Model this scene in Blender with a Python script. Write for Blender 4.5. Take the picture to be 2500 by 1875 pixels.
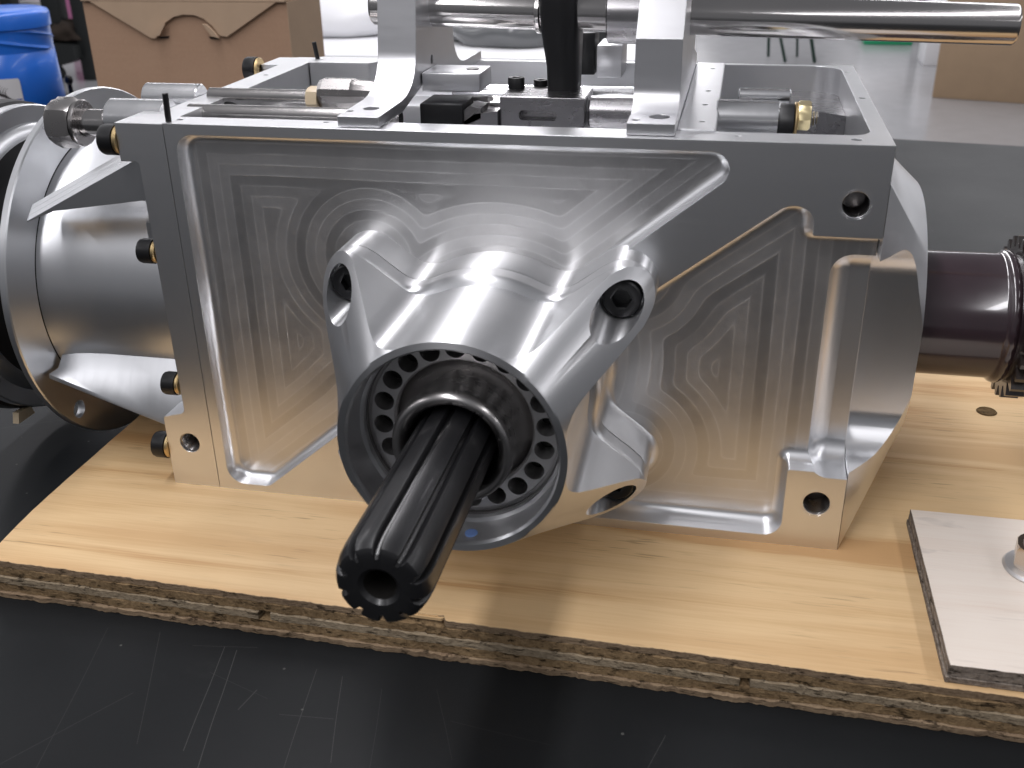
import bpy, bmesh, math, random
from mathutils import Vector, Matrix
random.seed(7)
R = math.radians
sc = bpy.context.scene
for o in list(bpy.data.objects): bpy.data.objects.remove(o)
Z0 = 0.92                      # height of the plywood's top face above the floor

# ------------------------------------------------------------------ camera
cam_d = bpy.data.cameras.new('camera'); cam = bpy.data.objects.new('camera', cam_d)
sc.collection.objects.link(cam); sc.camera = cam
cam_d.sensor_width = 36.0; cam_d.lens = 36.0 * 2534.5 / 2500; cam_d.clip_start = 0.01; cam_d.clip_end = 200
_a, _b, _c = -0.21168, 0.451022, -0.0162328
fw = Vector((math.sin(_a)*math.cos(_b), math.cos(_a)*math.cos(_b), -math.sin(_b)))
rt = fw.cross(Vector((0, 0, 1))).normalized(); up = rt.cross(fw)
rt2 = rt*math.cos(_c) + up*math.sin(_c); up2 = -rt*math.sin(_c) + up*math.cos(_c)
cam.matrix_world = Matrix.Translation((0.23944, -0.409155, 0.2735 + Z0)) @ Matrix((rt2, up2, -fw)).transposed().to_4x4()
cam_d.dof.use_dof = True; cam_d.dof.focus_distance = 0.50; cam_d.dof.aperture_fstop = 24

# ------------------------------------------------------------------ world, lamps, exposure
w = bpy.data.worlds.new('World'); sc.world = w; w.use_nodes = True
w.node_tree.nodes['Background'].inputs[0].default_value = (0.93, 0.94, 1.0, 1)
w.node_tree.nodes['Background'].inputs[1].default_value = 0.17
def lamp(x, y, z, sx, sy, power, rz=0.0):
    d = bpy.data.lights.new('ceiling_lamp', 'AREA'); d.shape = 'RECTANGLE'; d.size = sx; d.size_y = sy
    d.energy = power; d.color = (0.985, 0.97, 1.0)
    o = bpy.data.objects.new('ceiling_lamp', d); sc.collection.objects.link(o)
    o.location = (x, y, z + Z0); o.rotation_euler = (0, 0, rz)
    return o
for lx in (-5.25, -2.85, -0.45, 1.95, 4.35):      # long rows of fluorescent strips on the workshop ceiling, running away from the bench
    for k in range(9):
        lamp(lx, -1.9 + 2.5*k, 2.0, 0.22, 2.35, 36 if lx == -0.45 else 15)
sc.view_settings.view_transform = 'Standard'; sc.view_settings.look = 'None'
sc.view_settings.exposure = 0.0; sc.view_settings.gamma = 1.0
sc.render.engine = 'CYCLES'

# ------------------------------------------------------------------ material helpers
def mat(name):
    m = bpy.data.materials.new(name); m.use_nodes = True
    nt = m.node_tree; b = nt.nodes['Principled BSDF']
    return m, nt, b
def N(nt, t, **kw):
    n = nt.nodes.new(t)
    for k, v in kw.items():
        if k.startswith('i_'):
            key = k[2:]; n.inputs[int(key) if key.isdigit() else key].default_value = v
        else: setattr(n, k, v)
    return n
def L(nt, a, b): nt.links.new(a, b)
def M(nt, op, a, b=None, c=None):
    n = nt.nodes.new('ShaderNodeMath'); n.operation = op
    for i, v in enumerate((a, b, c)):
        if v is None: continue
        if isinstance(v, (int, float)): n.inputs[i].default_value = v
        else: nt.links.new(v, n.inputs[i])
    return n.outputs[0]
def coords(nt, scale=(1, 1, 1), kind='Object'):
    tc = N(nt, 'ShaderNodeTexCoord'); mp = N(nt, 'ShaderNodeMapping'); mp.inputs['Scale'].default_value = scale
    L(nt, tc.outputs[kind], mp.inputs['Vector']); return mp.outputs[0]
def noise(nt, vec, scale=1.0, detail=3.0, rough=0.5, dist=0.0):
    n = N(nt, 'ShaderNodeTexNoise'); n.inputs['Scale'].default_value = scale; n.inputs['Detail'].default_value = detail
    n.inputs['Roughness'].default_value = rough; n.inputs['Distortion'].default_value = dist
    L(nt, vec, n.inputs['Vector']); return n.outputs['Fac']
def ramp(nt, fac, stops, interp='LINEAR'):
    n = N(nt, 'ShaderNodeValToRGB'); cr = n.color_ramp; cr.interpolation = interp
    while len(cr.elements) < len(stops): cr.elements.new(0.5)
    for e, (p, c) in zip(cr.elements, stops):
        e.position = p; e.color = (c, c, c, 1) if isinstance(c, (int, float)) else (*c, 1)
    L(nt, fac, n.inputs[0]); return n.outputs[0]
def mixc(nt, fac, a, b, mode='MIX'):
    n = N(nt, 'ShaderNodeMix', data_type='RGBA', blend_type=mode)
    for s, v in ((0, fac), (6, a), (7, b)):
        if isinstance(v, (int, float)): n.inputs[s].default_value = v
        elif isinstance(v, tuple): n.inputs[s].default_value = (*v, 1)
        else: L(nt, v, n.inputs[s])
    return n.outputs[2]
def bump(nt, h, strength, dist, normal=None):
    n = N(nt, 'ShaderNodeBump'); n.inputs['Strength'].default_value = strength; n.inputs['Distance'].default_value = dist
    L(nt, h, n.inputs['Height'])
    if normal is not None: L(nt, normal, n.inputs['Normal'])
    return n.outputs[0]

def metal(name, col, rough, brush=(30, 400, 400), var=0.06, bstr=0.15, bevel=0.0, aniso=None):
    m, nt, b = mat(name)
    v = coords(nt, brush); f = noise(nt, v, 1.0, 4, 0.6)
    v2 = coords(nt, (28, 28, 28)); g = noise(nt, v2, 1.0, 3, 0.6)
    b.inputs['Metallic'].default_value = 1.0
    dark = tuple(c*0.86 for c in col)
    cm = mixc(nt, g, col, dark)
    L(nt, cm, b.inputs['Base Color'])
    L(nt, M(nt, 'ADD', rough - var, M(nt, 'MULTIPLY', M(nt, 'ADD', f, g), var)), b.inputs['Roughness'])
    nrm = None
    if bevel:
        bv = N(nt, 'ShaderNodeBevel', samples=4); bv.inputs['Radius'].default_value = bevel; nrm = bv.outputs[0]
    L(nt, bump(nt, f, bstr, 0.0001, nrm), b.inputs['Normal'])
    if aniso:                                        # lathe marks run round the axis, so highlights stretch along it
        tg = N(nt, 'ShaderNodeTangent', direction_type='RADIAL', axis=aniso[0]); L(nt, tg.outputs[0], b.inputs['Tangent'])
        b.inputs['Anisotropic'].default_value = aniso[1]; b.inputs['Anisotropic Rotation'].default_value = 0.25
    return m
ALU = (0.87, 0.875, 0.89)
M_case = metal('machined_aluminium', ALU, 0.345, (8, 300, 500), 0.06, 0.10, bevel=0.0005)
M_turned = metal('turned_aluminium', ALU, 0.24, (250, 12, 250), 0.05, 0.15)
M_lathe = metal('lathe_turned_aluminium', ALU, 0.36, (60, 700, 60), 0.05, 0.12, aniso=('Y', 0.85))
M_lathex = metal('lathe_turned_aluminium_x', ALU, 0.36, (700, 60, 60), 0.05, 0.12, aniso=('X', 0.8))
M_bell = metal('bell_aluminium', (0.76, 0.77, 0.79), 0.34, (300, 40, 40), 0.06, 0.2)
M_satin = metal('satin_aluminium', (0.82, 0.82, 0.84), 0.34, (60, 60, 300), 0.08, 0.25, bevel=0.0005)
M_steel = metal('polished_steel', (0.62, 0.60, 0.59), 0.17, (200, 20, 20), 0.03, 0.05)
M_dsteel = metal('dark_steel', (0.34, 0.325, 0.32), 0.28, (100, 100, 100), 0.05, 0.1)
M_gun = metal('gunmetal', (0.58, 0.56, 0.55), 0.28, (60, 300, 60), 0.05, 0.1, aniso=('Y', 0.5))
M_gsteel = metal('ground_steel', (0.42, 0.41, 0.42), 0.27, (80, 200, 200), 0.06, 0.15)
M_ring = metal('lock_ring_steel', (0.78, 0.77, 0.77), 0.45, (80, 80, 80), 0.06, 0.15)
M_brass = metal('yellow_zinc', (0.70, 0.52, 0.27), 0.34, (80, 80, 80), 0.05, 0.1)
M_brass2 = metal('highlight_brass', (0.90, 0.76, 0.45), 0.32, (80, 80, 80), 0.05, 0.1)  # lightened so that the nut's blown highlight sits in the colour
M_zinc = metal('rainbow_zinc', (0.74, 0.64, 0.54), 0.24, (60, 60, 60), 0.05, 0.1)

def plain(name, col, rough, spec=0.5, var=0.12, sc_=40, coat=0.0, bstr=0.0, bsc=300):
    m, nt, b = mat(name)
    f = noise(nt, coords(nt, (sc_,)*3), 1.0, 4, 0.6)
    L(nt, mixc(nt, f, tuple(c*(1-var) for c in col), tuple(min(1, c*(1+var)) for c in col)), b.inputs['Base Color'])
    b.inputs['Specular IOR Level'].default_value = spec; b.inputs['Coat Weight'].default_value = coat
    L(nt, M(nt, 'ADD', rough*0.85, M(nt, 'MULTIPLY', f, rough*0.3)), b.inputs['Roughness'])
    if bstr: L(nt, bump(nt, noise(nt, coords(nt, (bsc,)*3), 1.0, 4), bstr, 0.0004), b.inputs['Normal'])
    return m
M_black = plain('black_oxide', (0.008, 0.008, 0.009), 0.38, 0.4)
M_shaft = plain('black_spline_steel', (0.008, 0.008, 0.009), 0.33, 0.7, coat=0.15)
M_void = plain('shade_black', (0.010, 0.009, 0.008), 0.6, 0.3)  # near-black that puts the shade of recesses and gaps into the colour
M_tube = plain('brown_anodised', (0.030, 0.017, 0.022), 0.20, 0.8, 0.15, 90, coat=0.5)
M_tooth = plain('brown_black_teeth', (0.022, 0.016, 0.014), 0.26, 0.8, coat=0.3)
M_rubber = plain('black_rubber', (0.015, 0.015, 0.016), 0.55, 0.4)
M_cream = plain('cream_nylon', (0.62, 0.50, 0.34), 0.4, 0.5)
M_bluemark = plain('blue_paint_dot', (0.22, 0.36, 0.75), 0.5)

def toolpath(name, planes, circles, period=0.0046):
    """machined pocket floor: cutter passes parallel to the pocket's walls and to the boss"""
    m, nt, b = mat(name)
    tc = N(nt, 'ShaderNodeTexCoord'); sx = N(nt, 'ShaderNodeSeparateXYZ'); L(nt, tc.outputs['Object'], sx.inputs[0])
    X, Z = sx.outputs[0], sx.outputs[2]
    wob = M(nt, 'MULTIPLY', M(nt, 'SUBTRACT', noise(nt, coords(nt, (14, 14, 14)), 1, 2), 0.5), 0.0016)
    d = None
    for nx, nz, c in planes:
        l = math.hypot(nx, nz)
        v = M(nt, 'ADD', M(nt, 'MULTIPLY', X, nx/l), M(nt, 'MULTIPLY_ADD', Z, nz/l, -c/l))
        d = v if d is None else M(nt, 'MINIMUM', d, v)
    for cx, cz, r in circles:
        ax = M(nt, 'SUBTRACT', X, cx); az = M(nt, 'SUBTRACT', Z, cz)
        v = M(nt, 'SUBTRACT', M(nt, 'SQRT', M(nt, 'ADD', M(nt, 'MULTIPLY', ax, ax), M(nt, 'MULTIPLY', az, az))), r)
        d = M(nt, 'SMOOTH_MIN', d, v, 0.004)
    t = M(nt, 'DIVIDE', M(nt, 'ADD', d, wob), period)
    fr = M(nt, 'FRACT', t); idx = M(nt, 'FLOOR', t)
    wn = N(nt, 'ShaderNodeTexWhiteNoise', noise_dimensions='1D'); L(nt, idx, wn.inputs['W']); rnd = wn.outputs['Value']
    line = M(nt, 'POWER', M(nt, 'ABSOLUTE', M(nt, 'SUBTRACT', M(nt, 'MULTIPLY', fr, 2), 1)), 5)      # ridge between two passes
    # feed marks: fine arcs along each pass
    fine = noise(nt, coords(nt, (420, 420, 420)), 1.0, 2, 0.6)
    soft = noise(nt, coords(nt, (22, 22, 22)), 1.0, 4, 0.65)
    gate = ramp(nt, noise(nt, coords(nt, (26, 26, 26)), 1.0, 3, 0.6), [(0.34, 0.15), (0.62, 1.0)])
    ln_ = M(nt, 'MULTIPLY', line, gate)
    smear = noise(nt, coords(nt, (70, 70, 70)), 1.0, 5, 0.75, 0.6)
    br = M(nt, 'MULTIPLY_ADD', ln_, 0.24, M(nt, 'MULTIPLY_ADD', rnd, 0.14, M(nt, 'MULTIPLY_ADD', smear, 0.16, M(nt, 'MULTIPLY', soft, 0.20))))  # random brightness per pass puts the glint of its tilt into the colour
    col = ramp(nt, br, [(0.0, (0.56, 0.55, 0.545)), (0.55, (0.86, 0.855, 0.855))])
    L(nt, col, b.inputs['Base Color']); b.inputs['Metallic'].default_value = 1
    rgh = M(nt, 'MULTIPLY_ADD', rnd, 0.06, M(nt, 'MULTIPLY_ADD', ln_, 0.06, M(nt, 'MULTIPLY_ADD', smear, 0.14, 0.29)))
    L(nt, rgh, b.inputs['Roughness'])
    h = M(nt, 'ADD', M(nt, 'MULTIPLY', ln_, 0.30), M(nt, 'ADD', M(nt, 'MULTIPLY', M(nt, 'MULTIPLY', fr, rnd), 0.45), M(nt, 'MULTIPLY_ADD', fine, 0.10, M(nt, 'MULTIPLY', soft, 0.7))))
    L(nt, bump(nt, h, 0.50, 0.00030), b.inputs['Normal'])
    return m

# ------------------------------------------------------------------ mesh helpers
def link(o, parent=None):
    sc.collection.objects.link(o)
    if parent is not None: o.parent = parent
    return o
def finish(me, material, ang):
    if material is not None and not me.materials: me.materials.append(material)
    if ang is None:
        for p in me.polygons: p.use_smooth = False
    else:
        for p in me.polygons: p.use_smooth = True
        me.set_sharp_from_angle(angle=R(ang))
def obj(name, verts, faces, material, parent=None, ang=35):
    me = bpy.data.meshes.new(name); me.from_pydata([tuple(v) for v in verts], [], faces)
    bm = bmesh.new(); bm.from_mesh(me); bmesh.ops.remove_doubles(bm, verts=bm.verts, dist=1e-7)
    bmesh.ops.recalc_face_normals(bm, faces=bm.faces)
    if all(e.is_manifold for e in bm.edges) and bm.calc_volume(signed=True) < 0: bmesh.ops.reverse_faces(bm, faces=bm.faces)
    bm.to_mesh(me); bm.free()
    finish(me, material, ang); return link(bpy.data.objects.new(name, me), parent)
def thing(name, label, cat, loc=(0, 0, 0), rz=0.0, group=None):
    o = bpy.data.objects.new(name, None); o.empty_display_size = 0.02; link(o)
    o.location = loc; o.rotation_euler = (0, 0, rz); o['label'] = label; o['category'] = cat
    if group: o['group'] = group
    return o
def tag(o, label, cat, group=None):
    o['label'] = label; o['category'] = cat
    if group: o['group'] = group
    return o
def box(name, lo, hi, material, parent=None, bev=0.0, seg=2, ang=35):
    bm = bmesh.new(); bmesh.ops.create_cube(bm, size=1.0)
    for v in bm.verts: v.co = Vector([lo[i] + (v.co[i] + 0.5)*(hi[i]-lo[i]) for i in range(3)])
    if bev: bmesh.ops.bevel(bm, geom=bm.edges[:], offset=bev, segments=seg, affect='EDGES', profile=0.5)
    me = bpy.data.meshes.new(name); bm.to_mesh(me); bm.free(); finish(me, material, ang)
    return link(bpy.data.objects.new(name, me), parent)
def frame_axis(axis):
    return {'x': lambda r, t, a: (t, r*math.cos(a), r*math.sin(a)),
            'y': lambda r, t, a: (r*math.cos(a), t, r*math.sin(a)),
            'z': lambda r, t, a: (r*math.cos(a), r*math.sin(a), t)}[axis]
def lathe_vf(prof, axis, org, n=48, a0=0.0, a1=2*math.pi):
    """profile of (radius, position along axis); a zero radius closes the end"""
    f = frame_axis(axis); vs, fs = [], []; full = abs(a1-a0-2*math.pi) < 1e-6; m = n if full else n+1
    for r, t in prof:
        for i in range(m):
            p = f(r, t, a0 + (a1-a0)*i/n); vs.append((p[0]+org[0], p[1]+org[1], p[2]+org[2]))
    for k in range(len(prof)-1):
        for i in range(n):
            j = (i+1) % m; fs.append((k*m+i, k*m+j, (k+1)*m+j, (k+1)*m+i))
    return vs, fs
def lathe(name, prof, axis, org, material, parent=None, n=48, ang=35):
    vs, fs = lathe_vf(prof, axis, org, n)
    return obj(name, vs, fs, material, parent, ang)
def rod(name, r, t0, t1, axis, org, material, parent=None, n=32, ch=0.0006, ang=35):
    return lathe(name, [(0, t0), (r-ch, t0), (r, t0+ch), (r, t1-ch), (r-ch, t1), (0, t1)], axis, org, material, parent, n, ang)
def tube(name, ro, ri, t0, t1, axis, org, material, parent=None, n=40, ch=0.0005, ang=35):
    return lathe(name, [(ri, t0), (ro-ch, t0), (ro, t0+ch), (ro, t1-ch), (ro-ch, t1), (ri, t1), (ri, t0)], axis, org, material, parent, n, ang)
def prism_vf(pts, axis, t0, t1):
    put = {'x': lambda p, t: (t, p[0], p[1]), 'y': lambda p, t: (p[0], t, p[1]), 'z': lambda p, t: (p[0], p[1], t)}[axis]
    n = len(pts); vs = [put(p, t0) for p in pts] + [put(p, t1) for p in pts]
    fs = [tuple(range(n)), tuple(range(2*n-1, n-1, -1))] + [(i, (i+1) % n, n+(i+1) % n, n+i) for i in range(n)]
    return vs, fs
def prism(name, pts, axis, t0, t1, material, parent=None, ang=35):
    vs, fs = prism_vf(pts, axis, t0, t1); return obj(name, vs, fs, material, parent, ang)
def rounded(poly, n=7):
    """poly: (x, y, radius); returns outline with filleted corners"""
    out = []; m = len(poly)
    for i in range(m):
        p = Vector(poly[i][:2]); r = poly[i][2]; a = (Vector(poly[i-1][:2])-p).normalized(); b = (Vector(poly[(i+1) % m][:2])-p).normalized()
        if r <= 0: out.append((p.x, p.y)); continue
        th = a.angle(b); d = r/math.tan(th/2); c = p + (a+b).normalized()*(r/math.sin(th/2))
        s = p + a*d - c; e = p + b*d - c
        a0 = math.atan2(s.y, s.x); da = (math.atan2(e.y, e.x)-a0 + math.pi) % (2*math.pi) - math.pi
        for k in range(n+1):
            t = a0 + da*k/n; out.append((c.x + r*math.cos(t), c.y + r*math.sin(t)))
    return out
def offset(pts, d):
    """move an anticlockwise outline inwards by d"""
    n = len(pts); out = []
    for i in range(n):
        p = Vector(pts[i]); a = (p - Vector(pts[i-1])); b = (Vector(pts[(i+1) % n])-p)
        if a.length < 1e-9: a = b
        if b.length < 1e-9: b = a
        na = Vector((-a.y, a.x)).normalized(); nb = Vector((-b.y, b.x)).normalized()
        m = (na+nb).normalized(); out.append(tuple(p + m*(d/max(0.35, m.dot(na)))))
    return out
def ccw(pts):
    s = sum(pts[i-1][0]*pts[i][1]-pts[i][0]*pts[i-1][1] for i in range(len(pts)))
    return pts if s > 0 else pts[::-1]
def pocket_vf(pts, y0, depth, fil, k=6):
    """solid cutter: outline in XZ, from y0 to depth, with a rounded floor corner"""
    pts = ccw(pts); n = len(pts); rows = [(0, y0), (0, depth-fil)]
    for i in range(1, k+1):
        t = math.pi/2*i/k; rows.append((fil*(1-math.cos(t)), depth-fil+fil*math.sin(t)))
    vs, fs = [], []
    for d, y in rows: vs += [(p[0], y, p[1]) for p in (offset(pts, d) if d else pts)]
    for r in range(len(rows)-1):
        for i in range(n): fs.append((r*n+i, r*n+(i+1) % n, (r+1)*n+(i+1) % n, (r+1)*n+i))
    fs.append(tuple(range(n))); fs.append(tuple(range((len(rows)-1)*n, len(rows)*n)))
    return vs, fs
def temp(vs, fs): return obj('cutter', vs, fs, None, None, None)
def boolean(o, cutters, op='DIFFERENCE', ang=35):
    for c in cutters:
        c.parent = o.parent                     # cutters live in the same local frame
        md = o.modifiers.new('b', 'BOOLEAN'); md.operation = op; md.object = c; md.solver = 'EXACT'
    bpy.context.view_layer.update()
    dg = bpy.context.evaluated_depsgraph_get()
    me = bpy.data.meshes.new_from_object(o.evaluated_get(dg)); o.modifiers.clear()
    old = o.data; o.data = me; bpy.data.meshes.remove(old)
    for c in cutters:
        cm = c.data; bpy.data.objects.remove(c); bpy.data.meshes.remove(cm)
    first = me.materials[0] if me.materials else None; me.materials.clear()
    if first is not None: me.materials.append(first)
    me.polygons.foreach_set('material_index', [0]*len(me.polygons)); finish(me, None, ang)
    wn = o.modifiers.new('w', 'WEIGHTED_NORMAL'); wn.keep_sharp = True; wn.weight = 100; wn.thresh = 0.0001
    bpy.context.view_layer.update()
    me2 = bpy.data.meshes.new_from_object(o.evaluated_get(bpy.context.evaluated_depsgraph_get()), preserve_all_data_layers=True, depsgraph=bpy.context.evaluated_depsgraph_get())
    o.modifiers.clear(); o.data = me2; bpy.data.meshes.remove(me); return o
def cyl_cut(r, t0, t1, axis, org, n=28): return temp(*lathe_vf([(0, t0), (r, t0), (r, t1), (0, t1)], axis, org, n))
def box_cut(lo, hi):
    o = box('cutter', lo, hi, None); return o
def socket_screw(name, r, h, axis, org, sgn, material, parent, hexr=None, n=24):
    """cap screw head; sgn is the direction in which the socket opens along the axis"""
    hexr = hexr or r*0.52; f = frame_axis(axis); rings = []
    def ring(rad, t, hx=False):
        pts = []
        for i in range(n):
            a = 2*math.pi*i/n; rr = rad
            if hx: rr = rad*math.cos(math.pi/6)/math.cos((a % (math.pi/3)) - math.pi/6)
            p = f(rr, t*sgn, a); pts.append((p[0]+org[0], p[1]+org[1], p[2]+org[2]))
        return pts
    for args in ((0, 0), (r, 0), (r, h*0.92), (r*0.92, h), (hexr*1.12, h), (hexr, h*0.95, True), (hexr, h*0.45, True), (0, h*0.40)): rings.append(ring(*args))
    vs = [p for q in rings for p in q]; fs = []
    for k in range(len(rings)-1):
        for i in range(n): fs.append((k*n+i, k*n+(i+1) % n, (k+1)*n+(i+1) % n, (k+1)*n+i))
    return obj(name, vs, fs, material, parent, 40)
def hexnut(name, r, t0, t1, axis, org, material, parent, bore=0.0, rot=0.0):
    f = frame_axis(axis); n = 24; rows = []
    h = (t1-t0)*0.14
    def ring(scale, t, rad=None):
        q = []
        for i in range(n):
            a = 2*math.pi*i/n
            rr = rad if rad is not None else min(r*math.cos(math.pi/6)/math.cos((a % (math.pi/3)) - math.pi/6), r*scale)
            p = f(rr, t, a+rot); q.append((p[0]+org[0], p[1]+org[1], p[2]+org[2]))
        return q
    for s, t, rad in ((0, t0, bore), (0.90, t0, None), (1.0, t0+h, None), (1.0, t1-h, None), (0.90, t1, None), (0, t1, bore)): rows.append(ring(s, t, rad))
    vs = [p for q in rows for p in q]; fs = []
    for k in range(len(rows)-1):
        for i in range(n): fs.append((k*n+i, k*n+(i+1) % n, (k+1)*n+(i+1) % n, (k+1)*n+i))
    if bore:
        for i in range(n): fs.append((5*n+i, 5*n+(i+1) % n, (i+1) % n, i))
    return obj(name, vs, fs, material, parent, 25)
def threads(name, r, t0, t1, axis, org, material, parent, pitch=0.0015):
    prof = [(0, t0)]; t = t0
    while t < t1-1e-6:
        prof += [(r*0.88, t), (r, t+pitch*0.5)]; t += pitch
    prof += [(r*0.88, t1), (0, t1)]
    return lathe(name, prof, axis, org, material, parent, 24, 20)

# ================================================================== the setting
m_floor, nt, b = mat('polished_concrete')
v = coords(nt, (1, 1, 1)); n1 = noise(nt, v, 0.5, 6, 0.6); n2 = noise(nt, v, 9, 5, 0.6)
L(nt, mixc(nt, M(nt, 'MULTIPLY_ADD', n2, 0.35, M(nt, 'MULTIPLY', n1, 0.65)), (0.25, 0.25, 0.26), (0.40, 0.40, 0.41)), b.inputs['Base Color'])
L(nt, M(nt, 'MULTIPLY_ADD', n2, 0.10, 0.14), b.inputs['Roughness']); b.inputs['Specular IOR Level'].default_value = 0.5
fl = obj('floor', [(-30, -12, 0), (30, -12, 0), (30, 45, 0), (-30, 45, 0)], [(0, 1, 2, 3)], m_floor); fl['kind'] = 'structure'

# ------------------------------------------------------------------ workbench
m_table, nt, b = mat('black_bench_laminate')
tc = N(nt, 'ShaderNodeTexCoord'); sx = N(nt, 'ShaderNodeSeparateXYZ'); L(nt, tc.outputs['Object'], sx.inputs[0]); X, Y = sx.outputs[0], sx.outputs[1]
v = coords(nt, (1, 1, 1)); cl = noise(nt, v, 7, 5, 0.6); fine = noise(nt, v, 420, 3, 0.6)
wobble = M(nt, 'MULTIPLY', M(nt, 'SUBTRACT', noise(nt, v, 9, 2), 0.5), 0.0035)
scr = None
def scratch(x0, y0, x1, y1, wd, amp):
    global scr
    dx, dy = x1-x0, y1-y0; ln = math.hypot(dx, dy); ux, uy = dx/ln, dy/ln
    t = M(nt, 'ADD', M(nt, 'MULTIPLY', M(nt, 'SUBTRACT', X, x0), ux), M(nt, 'MULTIPLY', M(nt, 'SUBTRACT', Y, y0), uy))
    d = M(nt, 'ABSOLUTE', M(nt, 'ADD', wobble, M(nt, 'ADD', M(nt, 'MULTIPLY', M(nt, 'SUBTRACT', X, x0), -uy), M(nt, 'MULTIPLY', M(nt, 'SUBTRACT', Y, y0), ux))))
    inside = M(nt, 'LESS_THAN', M(nt, 'ABSOLUTE', M(nt, 'SUBTRACT', t, ln/2)), ln/2)
    s = M(nt, 'MULTIPLY', M(nt, 'MULTIPLY', M(nt, 'MAXIMUM', M(nt, 'SUBTRACT', 1.0, M(nt, 'DIVIDE', d, wd)), 0.0), inside), amp)
    scr = s if scr is None else M(nt, 'MAXIMUM', scr, s)
for q_ in ((0.055, -0.150, 0.044, -0.092, .00016, .9), (0.066, -0.165, 0.050, -0.093, .00016, .9), (0.036, -0.150, 0.012, -0.088, .00013, .5),
          (0.098, -0.165, 0.088, -0.098, .00015, .6), (0.112, -0.145, 0.100, -0.100, .00015, .6), (0.066, -0.126, 0.0685, -0.114, .0003, .5),
          (0.083, -0.1255, 0.105, -0.124, .00014, .5), (0.03, -0.094, 0.058, -0.090, .00014, .45), (0.222, -0.140, 0.232, -0.108, .00015, .5),
          (0.15, -0.116, 0.19, -0.121, .00013, .3), (0.02, -0.125, -0.03, -0.20, .00015, .45), (0.27, -0.14, 0.31, -0.118, .00013, .35), (0.118, -0.104, 0.128, -0.15, .00012, .35),
          (0.006, -0.17, -0.012, -0.09, .00013, .4), (0.140, -0.10, 0.156, -0.135, .00012, .3), (0.16, -0.15, 0.25, -0.125, .00012, .25), (0.045, -0.108, 0.075, -0.118, .00012, .3),
          (0.7, 0.3, 0.9, 0.75, .0006, .25), (-0.3, 0.0, -0.12, 0.1, .0004, .3)): scratch(*q_)
vo = N(nt, 'ShaderNodeTexVoronoi', feature='F1'); L(nt, v, vo.inputs['Vector']); vo.inputs['Scale'].default_value = 120
dot = M(nt, 'LESS_THAN', vo.outputs['Distance'], 0.075)
spn = N(nt, 'ShaderNodeSeparateColor'); L(nt, vo.outputs['Color'], spn.inputs[0])
dot = M(nt, 'MULTIPLY', dot, M(nt, 'GREATER_THAN', spn.outputs[0], 0.86))
smear = ramp(nt, noise(nt, coords(nt, (30, 30, 30)), 1, 5, 0.7), [(0.62, 0.0), (0.8, 1.0)])
mk = M(nt, 'MINIMUM', M(nt, 'ADD', scr, M(nt, 'MULTIPLY_ADD', dot, 0.7, M(nt, 'MULTIPLY', smear, 0.06))), 1.0)
L(nt, mixc(nt, mk, mixc(nt, cl, (0.008, 0.009, 0.010), (0.016, 0.017, 0.018)), (0.095, 0.095, 0.09)), b.inputs['Base Color'])
L(nt, M(nt, 'MULTIPLY_ADD', cl, 0.16, 0.30), b.inputs['Roughness']); b.inputs['Specular IOR Level'].default_value = 0.5; b.inputs['IOR'].default_value = 1.22
L(nt, bump(nt, fine, 0.12, 0.0002), b.inputs['Normal'])
bench = thing('workbench', 'long black laminate workbench carrying the plywood board and gearbox', 'workbench', (0, 0, 0))
TT = Z0 - 0.019
top = prism('tabletop', [(-1.75, -0.60), (1.55, -1.03), (1.80, 0.76), (-1.52, 1.20)], 'z', TT-0.035, TT, m_table, bench)
m_frame = plain('bench_frame_steel', (0.10, 0.10, 0.11), 0.45)
for lx, ly in ((-1.55, -0.5), (1.4, -0.88), (1.6, 0.68), (-1.4, 1.05)):
    box('leg', (lx-0.03, ly-0.03, 0), (lx+0.03, ly+0.03, TT-0.035), m_frame, bench, 0.004)

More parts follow.
